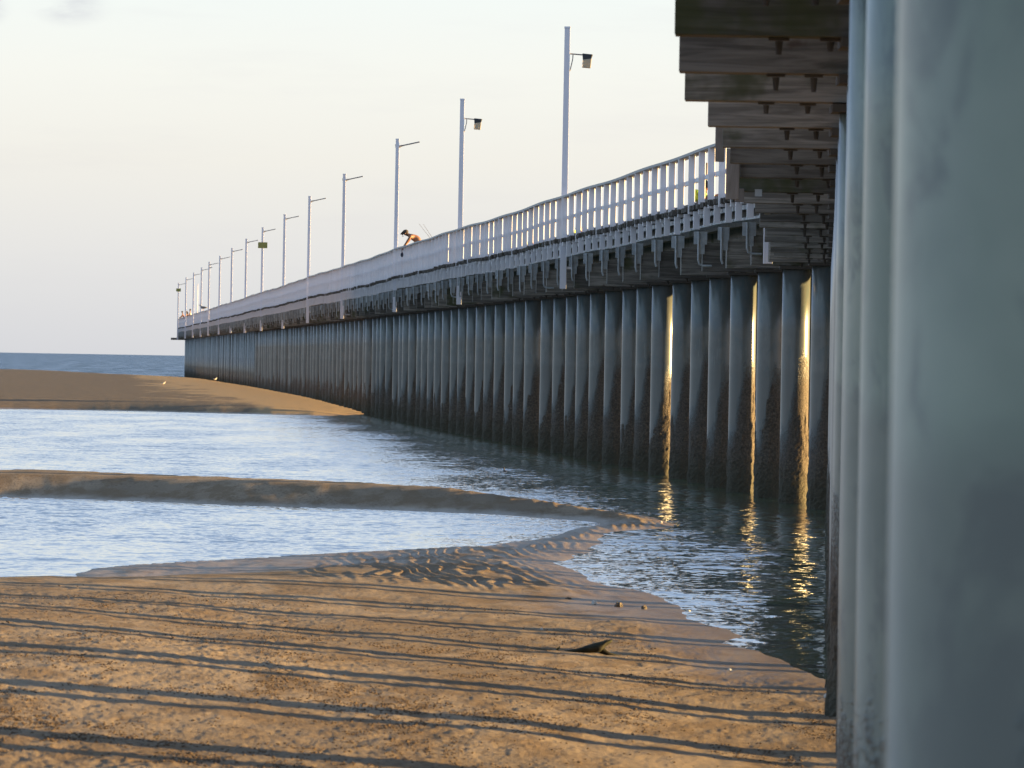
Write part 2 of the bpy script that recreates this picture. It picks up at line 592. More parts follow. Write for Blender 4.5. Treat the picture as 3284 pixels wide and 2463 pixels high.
def height(X, Y):
    X, Y = np.asarray(X, float), np.asarray(Y, float)
    wob = (fbm(X * .9, Y * .25, 4, 3) - .5)
    dl = sdf(X, Y, LAND) + wob * .5
    dp = sdf(X, Y, POOL) + wob * .35
    db = sdf(X, Y, BANK) + wob * .5
    d = np.minimum(dl, -dp)
    # how high each part stands
    bar = 1 / (1 + np.exp(-(Y - 118 - X * 1.0) / 3.0))            # the second bar, beyond the pool
    shoulder = 1 / (1 + np.exp((Y - 74) / 6.0))
    leftness = np.clip((1.6 - X) / 6.0, 0, 1.6)
    Hn = .12 + .46 * leftness * shoulder + .04 * leftness
    zn = Hn * (1 - np.exp(-d / 2.6))
    ridge = np.minimum(np.clip(-dp / 2.9, 0, 1), np.clip(dl / 2.4, 0, 1))
    zb = .33 * ridge
    z1 = np.where(d > 0, zn * (1 - bar) + zb * bar, np.maximum(.22 * d, -.9))
    z2 = np.where(db > 0, .47 * (1 - np.exp(-np.clip(db, 0, 500) / 3.4)), np.maximum(.2 * db, -.9))
    z = np.maximum(z1, z2)
    # sand waves
    emerged = np.clip(z / .04, 0, 1)
    z = z + emerged * (fbm(X * .45, Y * .07, 3, 11) - .5) * (.10 - .075 * bar)
    z = z + emerged * (fbm(X * 2.2, Y * .35, 3, 21) - .5) * .022
    # the low wet shelf along the pool
    ds = sdf(X, Y, SHELF) + wob * .8
    sh = 1 / (1 + np.exp(-np.clip(ds / .28, -40, 40)))
    zs = .013 + (fbm(X * 3.2, Y * .9, 4, 91) - .5) * .050 * np.clip((-1.6 - X) / 2.0, .15, 1) + .03 * np.clip((X + 3.5) / 3, 0, 1)
    z = np.where(z > 0, z * (1 - sh) + zs * sh, z)
    # current ripples on the spit
    sm = lambda v, a, b: np.clip((v - a) / (b - a), 0, 1) ** 2 * (3 - 2 * np.clip((v - a) / (b - a), 0, 1))
    zone = sm(Y, 86, 94) * sm(X, -2.6, -1.0) * sm(-Y, -142, -132) * emerged
    ph = X * 5.0 + Y * .30 + 3.6 * fbm(X * 1.5, Y * .2, 4, 31)
    rip = (.5 + .5 * np.sin(2 * np.pi * ph)) ** 1.5
    z = z + zone * (rip - .45) * .019 * (.25 + 1.5 * fbm(X * 2.2, Y * .5, 3, 35))
    # pocks and worm casts
    near = np.clip((95 - Y) / 20, 0, 1) * emerged
    fine = fbm(X * 26, Y * 9, 3, 61) - .5
    z = z + near * fine * .010 * (.4 + 1.2 * fbm(X * .5, Y * .12, 2, 66))
    rp = np.sin(2 * np.pi * (X * 4.2 - Y * .55 + 2.5 * fbm(X * 1.1, Y * .3, 3, 71)))
    z = z + near * rp * .0018
    patch = np.clip((fbm(X * .7, Y * .16, 3, 51) - .42) * 5, .15, 1)
    z = z + near * patch * (fbm(X * 9, Y * 4.0, 4, 41) - .5) * .014
    # scour hollows and the far flat
    return z


def build_terrain():
    t_in = np.linspace(-.066, .066, 960)
    t_l = -.066 - np.geomspace(.004, .6, 26)[::-1]
    t_r = .066 + np.geomspace(.004, .6, 26)
    T = np.concatenate([t_l, t_in, t_r])
    Y = np.concatenate([np.linspace(3, 36, 24), 1 / np.linspace(1 / 37.0, 1 / 170.0, 560), 1 / np.linspace(1 / 171.0, 1 / 1150.0, 150), np.geomspace(1300, 30000, 10)])
    yy, tt = np.meshgrid(Y, T, indexing='ij')
    X = tt * yy
    Z = height(X, yy)
    nr, nc = X.shape
    v = np.stack([X, yy, Z], -1).reshape(-1, 3)
    idx = np.arange(nr * nc).reshape(nr, nc)
    f = np.stack([idx[:-1, :-1], idx[:-1, 1:], idx[1:, 1:], idx[1:, :-1]], -1).reshape(-1, 4)
    me = bpy.data.meshes.new('sand')
    me.vertices.add(len(v))
    me.vertices.foreach_set('co', v.astype(np.float32).ravel())
    me.loops.add(len(f) * 4)
    me.loops.foreach_set('vertex_index', f.astype(np.int32).ravel())
    me.polygons.add(len(f))
    me.polygons.foreach_set('loop_start', np.arange(0, len(f) * 4, 4, dtype=np.int32))
    me.polygons.foreach_set('use_smooth', np.ones(len(f), bool))
    me.update(calc_edges=True)
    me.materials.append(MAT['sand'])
    o = bpy.data.objects.new('sand', me)
    COL.objects.link(o)
    o['kind'] = 'structure'
    return o


build_terrain()
wv = [(-9000, -40, 0), (9000, -40, 0), (9000, 40000, 0), (-9000, 40000, 0)]
mesh_obj('water', wv, [[0, 1, 2, 3]], MAT['water'], kind='structure')


def gz(x, y):
    return float(height(np.array([x]), np.array([y]))[0])


# ------------------------------------------------------------------ the pier
Z_CROSS, Z_CTOP, Z_DECK, Z_DTOP, Z_RAIL, Z_MID = 4.13, 4.66, 5.27, 5.36, 6.34, 5.86
Z_END = 4.335
BENT0, BENT = .022, .0263
PIER = empty('pier', (0, 0, 0), 'long timber pier on blue-grey steel piles with white picket railing, bending left out to sea', 'pier')
BENTS = [BENT0 + BENT * i for i in range(1, 165)]
UPZ = Vector((0, 0, 1))


def sag(zu):
    """slow settling of the deck along the pier"""
    y = zu * ZM
    return .022 * math.sin(y / 21.0) + .012 * math.sin(y / 8.3 + 1.0) + .012 * math.sin(y / 3.1)


# piles: shared mesh, the left edge of the first ones as surveyed (photo x at horizon level)
def pile_mesh():
    mb = MB()
    seg = 40
    zs = [-1.4, 0, 1, 2, 3, Z_CROSS - .06]
    mb.tube([(0, 0, z) for z in zs], .243, seg)
    me = bpy.data.meshes.new('pile')
    me.from_pydata([tuple(v) for v in mb.v], [], mb.f)
    me.update()
    me.polygons.foreach_set('use_smooth', [len(p.vertices) == 4 for p in me.polygons])
    me.materials.append(MAT['pile'])
    return me


def crust_mesh(k):
    seg, rows = 36, 64
    verts, faces = [], []
    for j in range(rows + 1):
        z = -.3 + 2.9 * j / rows
        for i in range(seg):
            a = 2 * math.pi * i / seg
            side = max(0, min(1, (math.cos(a) + .75) / 1.1))
            side = side * side * (3 - 2 * side)
            top = .75 + .95 * side + .8 * (mnoise.noise(Vector((math.cos(a) * 1.5, math.sin(a) * 1.5, k * 7.1))))
            n1 = mnoise.noise(Vector((math.cos(a) * 3, math.sin(a) * 3, z * 5 + k * 11)))
            n2 = mnoise.noise(Vector((math.cos(a) * 9, math.sin(a) * 9, z * 16 + k * 5)))
            th = max(-.2, min(1, (top - z + .5 * mnoise.noise(Vector((math.cos(a) * 5, math.sin(a) * 5, z * 3 + k)))) / .5))
            r = .236 + .008 * th + th * max(0, .012 + .022 * n1 + .018 * n2)
            if th < 0:
                r = .23
            verts.append((math.cos(a) * r, math.sin(a) * r, z))
    for j in range(rows):
        for i in range(seg):
            i2 = (i + 1) % seg
            faces.append([j * seg + i, j * seg + i2, (j + 1) * seg + i2, (j + 1) * seg + i])
    me = bpy.data.meshes.new('oyster_crust')
    me.from_pydata(verts, [], faces)
    me.update()
    me.materials.append(MAT['growth'])
    return me


PM = pile_mesh()
CM = [crust_mesh(k) for k in range(4)]
cap_mb = MB().lbox(-.30, .30, -.30, .30, Z_CROSS - .055, Z_CROSS - .004)
cap_me = bpy.data.meshes.new('cap_plate')
cap_me.from_pydata([tuple(v) for v in cap_mb.v], [], cap_mb.f)
cap_me.materials.append(MAT['iron'])
SURVEY = {1: 2858, 2: 2866, 3: 2758, 4: 2766, 5: 2704, 6: 2709, 7: 2708, 8: 2700, 9: 2677, 10: 2674,
          24: 2598, 25: 2504, 26: 2425, 27: 2338, 28: 2270, 29: 2212, 30: 2152, 31: 2086, 32: 2037, 33: 1992, 34: 1937, 35: 1888, 36: 1846,
          37: 1811, 38: 1771, 39: 1731}
SURVEY.update({i: 2669 - (i - 11) * .9 for i in range(11, 24)})
SHIFT = {24: -.10, 25: -.58, 26: -.06, 27: -.22, 28: 0.0, 29: .02, 30: -.04, 31: -.37, 32: -.03, 33: 0.0, 34: -.05, 35: -.04, 36: -.10}
rest = MB()
for i, zu in enumerate(BENTS, 1):
    for row, off in enumerate((1.02, 3.10, 5.18)):
        p, t_, n_ = pier(zu, off + random.uniform(-.07, .07))
        if row and zu < .5:
            p = p + t_ * ((.15, -.62)[row - 1] + random.uniform(-.12, .12))
        elif row:
            p = p + t_ * (SHIFT.get(i, random.choice((0, 0, 0, 0, -.06, -.16)) + random.uniform(-.06, .06)) if row == 1 else random.uniform(-.06, .06))
        if row == 0:
            if i in SURVEY:
                p = Vector(((SURVEY[i] - 1642) * zu * U + .243, zu * ZM, 0))
            else:
                p, t_, n_ = pier(zu, (1.147 if zu < .6 else 1.02) + random.uniform(-.05, .05))
        if row == 0 and i <= 100:
            o = bpy.data.objects.new('pile', PM)
            COL.objects.link(o)
            o.location = p
            o.rotation_euler[2] = 0
            o.parent = PIER
            c = bpy.data.objects.new('cap_plate', cap_me)
            COL.objects.link(c)
            c.parent = o
            if 9 <= i <= 75:
                g = bpy.data.objects.new('oyster_crust', CM[(i * 7) % 4])
                COL.objects.link(g)
                g.parent = o
                g.rotation_euler[2] = random.uniform(-.3, .3)
                g.location[2] = random.uniform(-.15, .18)
        else:
            rest.tube([p + UPZ * -1.4, p + UPZ * (Z_CROSS - .004)], .243, 20)
rest.build('piles', MAT['pile'], PIER, True, kind='stuff')

# crossheads with their hanging bolts
END_OVER = {7: 103.7, 8: 120.6, 9: 139.3, 10: 175, 11: 206, 12: 232, 13: 262, 14: 277, 15: 305}
rest_c = MB()
for i, zu in enumerate(BENTS, 1):
    w = 6.2
    p, t_, n_ = pier(zu, 0)
    far = zu > .67
    off0 = .10 if far else 0.0
    off0 += random.uniform(-.04, .04)
    if i in END_OVER:
        off0 = (END_OVER[i] * U - p.x) / n_.x
    hh = (Z_CTOP - Z_CROSS) / 2
    zc = (Z_CTOP + Z_CROSS) / 2 + random.uniform(-.012, .012)
    if i <= 100:
        mb = MB()
        L = w - off0
        mb.box(Vector((L / 2, 0, 0)), Vector((1, 0, 0)), Vector((0, 1, 0)), UPZ, L / 2, .16, hh)
        o = mb.build('crosshead', MAT['cross'], PIER)
        o.matrix_world = Matrix.Translation(p + n_ * off0 + UPZ * zc) @ Matrix(((n_.x, t_.x, 0, 0), (n_.y, t_.y, 0, 0), (0, 0, 1, 0), (0, 0, 0, 1)))
        if i <= 40:
            bevel(o, .005)
            for bx in (.56, .80):
                b = MB()
                x = bx + random.uniform(-.03, .03)
                y0 = random.uniform(-.05, .05)
                b.lbox(x - .055, x + .055, y0 - .05, y0 + .05, -hh - .016, -hh - .003)
                b.tube([(x, y0, -hh - .02), (x, y0, -hh - random.uniform(.07, .11))], [.022, .014], 8)
                b.build('bolt', MAT['iron'], o)
    else:
        L = (w - off0) / 2
        rest_c.box(p + n_ * (off0 + L) + UPZ * zc, n_, t_, UPZ, L, .16, hh)
rest_c.build('crossheads', MAT['cross'], PIER, kind='stuff')


def strip(offs, z0, z1, w, mat, name, z_start=.03, z_end=Z_END, sagging=True, step=.0125, parent=PIER, **pr):
    """long beam following the pier"""
    mb = MB()
    zs = list(np.arange(z_start, z_end, step)) + [z_end]
    base = 0
    for k, zu in enumerate(zs):
        p, t_, n_ = pier(zu, offs)
        s = sag(zu) if sagging else 0
        for dx, z in ((0, z0), (w, z0), (w, z1), (0, z1)):
            mb.v.append(p + n_ * dx + UPZ * (z + s))
        if k:
            for q in range(4):
                q2 = (q + 1) % 4
                mb.f.append([base + q, base + q2, base + 4 + q2, base + 4 + q])
            base += 4
    mb.f.append([0, 3, 2, 1])
    mb.f.append([base, base + 1, base + 2, base + 3])
    return mb.build(name, mat, parent, **pr)


for off in (.85, 2.2, 3.6, 4.95):
    strip(off, Z_CTOP + .002, Z_DECK - .06, .24, MAT['cross'], 'girder', sagging=False)
strip(.15, 5.12, 5.20, .06, MAT['galv'], 'pipe', z_start=.66)
strip(.15, 4.93, 4.975, .05, MAT['galv'], 'pipe', z_start=.66)
strip(.34, 4.86, Z_DECK - .01, .16, MAT['cross'], 'edge_beam')
strip(5.7, 4.86, Z_DECK - .01, .16, MAT['cross'], 'edge_beam')
# rails, both sides
strip(.00, Z_RAIL, Z_RAIL + .05, .20, MAT['rail'], 'top_rail', step=.004)
strip(5.90, Z_RAIL, Z_RAIL + .05, .20, MAT['rail'], 'top_rail', step=.004)
strip(.125, Z_MID - .04, Z_MID + .04, .05, MAT['white'], 'mid_rail', step=.004)
strip(5.95, Z_MID - .04, Z_MID + .04, .05, MAT['white'], 'mid_rail', step=.004)
strip(.22, Z_DTOP + .01, Z_DTOP + .11, .10, MAT['deckt'], 'kerb_beam', step=.01)

# deck planks
deck = MB()
zu = .02
k = 0
while zu < Z_END:
    p, t_, n_ = pier(zu, 0)
    wdt = .20
    a = random.uniform(-.03, .03) + (.0 if random.random() > .07 else -.08)
    dz = random.uniform(-.008, .012) + sag(zu)
    x0, x1 = a + .01, 6.12 + random.uniform(-.04, .04)
    deck.box(p + n_ * ((x0 + x1) / 2) + UPZ * ((Z_DECK + Z_DTOP) / 2 + dz), n_, t_, UPZ, (x1 - x0) / 2, wdt / 2 - .006, (Z_DTOP - Z_DECK) / 2)
    zu += wdt / ZM
deck.build('deck', MAT['deckt'], PIER)
# end fascia and the low landing that sticks out beyond the last bent
pe, te, ne = pier(Z_END, 0)
fa = MB()
fa.box(pe + te * .06 + ne * 3.1 + UPZ * 5.10, ne, te, UPZ, 3.15, .05, .16)
fa.build('end_beam', MAT['cross'], PIER)
MB().box(pe + te * -1.2 + ne * 1.6 + UPZ * 4.19, ne, te, UPZ, 2.35, .12, .12).build('end_waler', MAT['cross'], PIER)

# posts and the white blocks below the deck edge
POST = .0118
posts_rest, blocks_rest = MB(), MB()
zu = .6605
n_post = 0
near_posts = []
z2 = .6605 - POST
while z2 > .04:
    near_posts.append(z2)
    z2 -= POST


def post_boxes(mb, zu, side, jit=True):
    off = .06 if side == 0 else 5.98
    p, t_, n_ = pier(zu, off + (random.uniform(-.012, .012) if jit else 0))
    s = sag(zu)
    lean = random.uniform(-.012, .012)
    zb = Z_DECK - .08 + random.uniform(-.03, .03)
    ax = (UPZ + n_ * lean).normalized()
    mb.box(p + UPZ * ((zb + Z_RAIL - .003) / 2 + s), n_, t_, ax, .063, .04, (Z_RAIL - .003 - zb) / 2)


while zu < Z_END - .004:
    if n_post < 100:
        mb = MB()
        post_boxes(mb, zu, 0)
        bevel(mb.build('post', MAT['white'], PIER), .008, 1)
    else:
        post_boxes(posts_rest, zu, 0)
    zb = zu + POST * .42
    p, t_, n_ = pier(zb, .055 + random.uniform(-.012, .012))
    hb = .175 + random.uniform(-.012, .012)
    if n_post < 100:
        MB().box(p + UPZ * (5.09 + random.uniform(-.02, .02) + sag(zb)), n_, t_, UPZ, .057, .06, hb).build('edge_block', MAT['white'], PIER)
    else:
        blocks_rest.box(p + UPZ * (5.09 + sag(zb)), n_, t_, UPZ, .057, .06, hb)
    post_boxes(posts_rest, zu, 1)
    n_post += 1
    zu += POST * random.uniform(.97, 1.03)
for z2 in near_posts:
    post_boxes(posts_rest, z2, 0)
    post_boxes(posts_rest, z2, 1)
posts_rest.build('posts', MAT['white'], PIER, kind='stuff')
blocks_rest.build('edge_blocks', MAT['white'], PIER, kind='stuff')

# galvanised hangers at each bent of the far section, the first with a bent drain pipe
rest_h = MB()


def hanger(mb, zu, big):
    p, t_, n_ = pier(zu, 0)
    c = p - t_ * .21
    o = random.uniform(-.02, .02)
    w = random.uniform(.85, 1.1)
    mb.box(c + n_ * (.04 + o) + UPZ * 4.76, n_, t_, UPZ, .115 * w, .012, .12)
    mb.box(c + n_ * (.06 + o) + UPZ * 4.555, n_, t_, UPZ, .06, .012, .095)
    zlow = random.uniform(4.2, 4.36)
    pts = [c - t_ * .04 + n_ * (.0 + o) + UPZ * 4.88, c - t_ * .04 + n_ * (.005 + o) + UPZ * (zlow + .08)]
    if big:
        pts += [c - t_ * .04 + n_ * (.03 + o) + UPZ * (zlow + .01), c - t_ * .04 + n_ * (.09 + o) + UPZ * (zlow - .02), c - t_ * .04 + n_ * (.26 + o) + UPZ * (zlow - .02)]
    else:
        pts += [c - t_ * .04 + n_ * (.03 + o) + UPZ * (zlow)]
    mb.tube(pts, .022, 8)


for i, zu in enumerate(BENTS, 1):
    if zu < .665:
        continue
    if i <= 110:
        mb = MB()
        hanger(mb, zu, i == 25 or i % 9 == 0)
        mb.build('hanger', MAT['galv'], PIER)
    elif zu < Z_END:
        hanger(rest_h, zu, False)
rest_h.build('hangers', MAT['galv'], PIER, kind='stuff')

# two pale boards bolted to the near crosshead ends
for (x0, x1, y0, y1, zu, th) in ((2291, 2323, 405, 520, .3375, .05), (2325, 2371, 478, 640, .3638, .05), (2355, 2385, 606, 648, .3901, .05)):
    a, b = at(x0, y1, zu * ZM), at(x1, y0, zu * ZM)
    c = (a + b) / 2
    c.y -= .19
    bd = MB().box(c, Vector((1, 0, 0)), Vector((0, 1, 0)), UPZ, abs(b.x - a.x) / 2, th / 2, abs(b.z - a.z) / 2).build('end_board', MAT['board'], PIER)
    bevel(bd, .006)
# small square washer plates on two crosshead faces
for (x, y, zu) in ((2432, 618, .39), (2461, 678, .444)):
    c = at(x, y, zu * ZM - .185)
    MB().box(c, Vector((1, 0, 0)), Vector((0, 1, 0)), UPZ, .035, .01, .035).build('washer_plate', MAT['galv'], PIER)

# ------------------------------------------------------------------ lamp poles
LAMPS = [(-1, .655, 0), (0, .93, 1), (1, 1.193, 1)] + [(k, z, 2) for k, z in zip(range(2, 15), (1.416, 1.693, 1.933, 2.186, 2.414, 2.652, 2.889, 3.117, 3.325, 3.545, 3.765, 4.01, 4.300))]
ORD = ['first', 'second', 'third', 'fourth', 'fifth', 'sixth', 'seventh', 'eighth', 'ninth', 'tenth', 'eleventh', 'twelfth', 'thirteenth', 'fourteenth', 'fifteenth']
HEADX = {-1: 2474, 0: 1820, 1: 1483, 2: 1275, 3: 1104.6, 4: 993, 5: 913, 6: 842.6, 7: 790, 8: 744, 9: 705.5, 10: 671, 11: 646.5, 12: 621.2, 13: 596.8, 14: 572.4}
for k, zu, kind in LAMPS:
    p, t_, n_ = pier(zu, -.01)
    if k >= 0:
        q = at(HEADX[k], 1157 - 1000 / zu, (zu + .007) * ZM)
        p.x = q.x
        p.y = q.y
    if k < 0:
        lab = 'foot of a white lamp pole below the deck, beside the dark crossbeams'
    elif k == 0:
        lab = 'tallest white lamp pole in view with boxy floodlight on short arm'
    elif k == 1:
        lab = 'white lamp pole with boxy floodlight, second tallest in the row'
    elif k == 2:
        lab = 'white lamp pole with slim slanted lamp, right beside the leaning shirtless man'
    elif k == 6:
        lab = 'white lamp pole carrying a yellow sign halfway along the pier'
    elif k == 14:
        lab = 'farthest lamp pole with yellow sign at the seaward end of the pier'
    elif k == 10:
        lab = 'white lamp pole with a small dark fitting under its lamp, eleventh from the tallest'
    else:
        lab = 'white lamp pole with slim slanted lamp, %s in the row counting from the tallest' % ORD[k]
    L = empty('lamp_pole', p, lab, 'lamp pole', 'white lamp poles along the pier railing')
    ztop, zbot = (10.39 if k < 0 else EYE + 8.0 * (zu + .007) / zu), (4.10 if k != 0 else 4.15) - (.12 if k in (5, 6, 7) else 0)
    L.location.z = zbot
    mb = MB()
    hz = (ztop - zbot)
    r0, r1 = (.078, .066) if k <= 1 else (.075, .062)
    b = len(mb.v)
    for z, r in ((0, r0), (hz - .05, r1), (hz - .05, r1 + .008), (hz, r1 + .008)):
        for dx, dy in ((-1, -1), (1, -1), (1, 1), (-1, 1)):
            mb.v.append(Vector((dx * r, dy * r, z)))
    for j in range(3):
        for q in range(4):
            q2 = (q + 1) % 4
            mb.f.append([b + j * 4 + q, b + j * 4 + q2, b + j * 4 + 4 + q2, b + j * 4 + 4 + q])
    mb.f.append([b + 3, b + 2, b + 1, b])
    mb.f.append([b + 12, b + 13, b + 14, b + 15])
    bevel(mb.build('pole', MAT['pole'], L), .012)
    # bracket to the crosshead
    MB().lbox(.07, .33, -.03, .03, 4.62 - zbot, 4.68 - zbot).build('bracket', MAT['white'], L)
    if kind == 1 or k < 0:
        za = 9.80 - zbot
        if k == 1:
            za = 9.83 - zbot
        MB().tube([(.05, 0, za), (.40, -.01, za - .025)], .016, 8).build('arm', MAT['lamp_grey'], L)
        MB().tube([(.145, 0, za), (.14, 0, za - .12), (.11, 0, za - .27), (.075, 0, za - .42)], .012, 8).build('cable', MAT['lamp_grey'], L)
        hd = MB()
        v = [(-.0, -.12, 0), (.24, -.12, -.02), (.26, .12, -.02), (0, .12, 0), (.01, -.11, -.15), (.22, -.11, -.12), (.22, .11, -.12), (.01, .11, -.15)]
        hd.v = [Vector((x + .37, y, z + za + .01)) for x, y, z in v]
        hd.f = [[3, 2, 1, 0], [4, 5, 6, 7], [0, 1, 5, 4], [1, 2, 6, 5], [2, 3, 7, 6], [3, 0, 4, 7]]
        h = hd.build('lamp_housing', MAT['lamp_dark'], L)
        bevel(h, .012)
        gl = MB()
        v = [(.0, -.115, -.145), (.225, -.115, -.115), (.225, .115, -.115), (.0, .115, -.145), (-.01, -.10, -.34), (.20, -.10, -.355), (.20, .10, -.355), (-.01, .10, -.34)]
        gl.v = [Vector((x + .375, y, z + za + .01)) for x, y, z in v]
        gl.f = [[3, 2, 1, 0], [4, 5, 6, 7], [0, 1, 5, 4], [1, 2, 6, 5], [2, 3, 7, 6], [3, 0, 4, 7]]
        bevel(gl.build('lamp_lens', MAT['glass'], L), .02)
    else:
        za = 10.17 - zbot
        mb = MB()
        mb.v = []
        MB().tube([(.05, 0, za - .05), (.13, 0, za), (.22, 0, za + .02)], [.05, .035, .025], 8).build('arm', MAT['lamp_grey'], L)
        hd = MB()
        hd.box(Vector((.50, 0, za + .085)), Vector((.974, 0, .226)).normalized(), Vector((0, 1, 0)), Vector((-.226, 0, .974)).normalized(), .32, .09, .022)
        bevel(hd.build('lamp_head', MAT['lamp_grey'], L), .012)
    if k in (2, 3):
        MB().lbox(-.085, -.07, -.03, .03, za - .06, za + .06).build('clamp', MAT['lamp_grey'], L)
    if k == 10:
        MB().tube([(-.07, 0, 9.95 - zbot), (.25, 0, 9.93 - zbot)], .035, 8).build('camera_fitting', MAT['lamp_dark'], L)
    if k in (6, 14):
        sw, sh = (.58, .37) if k == 6 else (.52, .34)
        zz = (9.3 if k == 6 else 9.16)
        s = MB().box(p + Vector((.02, -.10, 0)) + UPZ * 0, Vector((1, 0, 0)), Vector((0, 1, 0)), UPZ, sw / 2, .008, sh / 2).build('sign', MAT['yellow'])
        s.data.transform(Matrix.Translation(-p))
        s.location = (p.x, p.y, EYE + (1142 - (784 if k == 6 else 933)) * zu * U)
        tag(s, 'yellow rectangular sign on the lamp pole %s' % ('halfway along the pier' if k == 6 else 'at the seaward end'), 'sign', 'yellow signs on the lamp poles')

# a thin flagpole near the seaward end
fp, _, _ = pier(3.86, 2.2)
q = at(632.5, 1000, 3.86 * ZM)
fl = MB().tube([(q.x, fp.y, Z_DTOP), (q.x, fp.y, EYE + (1140 - 910) * 3.86 * U)], [.05, .035], 10).build('flagpole', MAT['white'], None, True)
tag(fl, 'thin bare white flagpole near the seaward end, sunlit along one side, without lamp', 'flagpole')


# ------------------------------------------------------------------ people
def skin_body(name, joints, edges, mat, parent=None, sub=2, root=0):
    me = bpy.data.meshes.new(name)
    bm = bmesh.new()
    lay = bm.verts.layers.skin.verify()
    vs = []
    for j, (co, r) in enumerate(joints):
        v = bm.verts.new(co)
        rr = r if isinstance(r, (tuple, list)) else (r, r)
        v[lay].radius = rr
        v[lay].use_root = (j == root)
        vs.append(v)
    for a, b in edges:
        bm.edges.new((vs[a], vs[b]))
    bm.to_mesh(me)
    bm.free()
    me.materials.append(mat)
    o = bpy.data.objects.new(name, me)
    COL.objects.link(o)
    if parent:
        o.parent = parent
    s = o.modifiers.new('skin', 'SKIN')
    s.use_smooth_shade = True
    s.branch_smoothing = .6
    m = o.modifiers.new('sub', 'SUBSURF')
    m.levels = m.render_levels = sub
    return o


def chain(a, b):
    return [(i, i + 1) for i in range(a, b)]


def ball(mb, c, rx, ry, rz, seg=14, rings=10, rot=0.0):
    b = len(mb.v)
    for j in range(1, rings):
        th = math.pi * j / rings
        for i in range(seg):
            ph = 2 * math.pi * i / seg
            x, y, z = rx * math.sin(th) * math.cos(ph), ry * math.sin(th) * math.sin(ph), rz * math.cos(th)
            x, z = x * math.cos(rot) - z * math.sin(rot), x * math.sin(rot) + z * math.cos(rot)
            mb.v.append(Vector(c) + Vector((x, y, z)))
    for j in range(rings - 2):
        for i in range(seg):
            i2 = (i + 1) % seg
            mb.f.append([b + j * seg + i, b + (j + 1) * seg + i, b + (j + 1) * seg + i2, b + j * seg + i2])
    tx, tz = -rz * math.sin(rot), rz * math.cos(rot)
    mb.v.append(Vector(c) + Vector((tx, 0, tz)))
    top = len(mb.v) - 1
    mb.v.append(Vector(c) - Vector((tx, 0, tz)))
    bot = len(mb.v) - 1
    for i in range(seg):
        i2 = (i + 1) % seg
        mb.f.append([top, b + i, b + i2])
        mb.f.append([bot, b + (rings - 2) * seg + i2, b + (rings - 2) * seg + i])
    return mb


# the shirtless man leaning over the rail: local x to the right, base on the deck
ZMAN = 1.387
rp, rt_, rn_ = pier(ZMAN, 0)
man_y = ZMAN * ZM
q0 = at(1283.5, 790, man_y)          # where his hands pass the rail
MX = float(rp.x)
MAN = empty('person', (MX, man_y, Z_DTOP + sag(ZMAN)), 'shirtless man in dark cap bent over the railing, lowering a small dark bag', 'person')


def mp(x, y, dy=0.0):
    """photo point -> local to the man"""
    v = at(x, y, man_y)
    return (v.x - MX + .03, dy, v.z - (Z_DTOP + sag(ZMAN)))


hip = (.62, 0, .93)
J = [
    (hip, (.135, .16)),                               # 0 pelvis
    (mp(1337, 767.5), (.125, .155)),                  # 1 waist
    (mp(1327.5, 763), (.135, .175)),                  # 2 chest
    (mp(1316.5, 757.5), (.12, .175)),                 # 3 upper chest
    (mp(1308.5, 753.5), (.062, .062)),                # 4 neck
    (mp(1302, 750.5), (.068, .068)),                  # 5 skull base
    (mp(1296.5, 747), (.102, .082)),                  # 6 head
    (mp(1294.3, 754.0), (.072, .06)),                 # 7 face / jaw
    # left arm (toward camera)
    (mp(1315, 757.5, -.19), .062),                    # 8 shoulder
    (mp(1308.5, 767, -.22), .05),                     # 9
    (mp(1302.5, 776, -.21), .042),                    # 10 elbow
    (mp(1297, 784, -.15), .036),                      # 11
    (mp(1291.5, 790.5, -.08), .026),                  # 12 wrist
    (mp(1290.5, 795, -.06), .03),                     # 13 palm
    # right arm
    (mp(1316, 756, .19), .062),                       # 14
    (mp(1309.5, 768, .22), .05),
    (mp(1304, 777, .21), .042),
    (mp(1297.5, 785, .13), .036),
    (mp(1292, 791, .05), .026),
    (mp(1291.5, 796, .03), .03),                      # 19
    # legs
    ((.66, -.10, .86), .095), ((.60, -.12, .47), .062), ((.66, -.12, .10), .042), ((.56, -.13, .04), .036),
    ((.72, .10, .86), .095), ((.74, .12, .47), .062), ((.86, .12, .10), .042), ((.76, .13, .04), .036),
]
E = chain(0, 7) + [(3, 8)] + chain(8, 13) + [(3, 14)] + chain(14, 19) + [(0, 20)] + chain(20, 23) + [(0, 24)] + chain(24, 27)
body = skin_body('body', J, E, MAT['skin'], MAN)
# fingers curled round the cord
fm = MB()
for hx, hy, hz in (J[13][0], J[19][0]):
    for f in range(4):
        y = hy - .027 + f * .018
        ln = (.030, .034, .032, .026)[f]
        fm.tube([(hx - .012, y, hz - .012), (hx - .024, y, hz - .012 - ln), (hx - .006, y, hz - .022 - ln * 1.5), (hx + .012, y, hz - .012 - ln)], [.0095, .009, .0085, .007], 7)
    fm.tube([(hx + .02, hy - .02, hz + .0), (hx + .032, hy - .018, hz - .028), (hx + .016, hy - .008, hz - .048)], [.011, .010, .008], 7)
fm.build('fingers', MAT['skin'], MAN, True)
hc = mp(1296.5, 747)
fc = MB()
ball(fc, (hc[0] - .088, 0, hc[2] - .062), .03, .018, .02, 8, 6, .6)    # nose
ball(fc, (hc[0] + .01, -.088, hc[2] - .02), .022, .012, .034, 8, 6)     # ear
ball(fc, (hc[0] + .01, .088, hc[2] - .02), .022, .012, .034, 8, 6)
ball(fc, (hc[0] - .075, 0, hc[2] - .115), .026, .026, .016, 8, 6, .6)     # lips / chin
fc.build('face', MAT['skin'], MAN, True)
cp = MB()
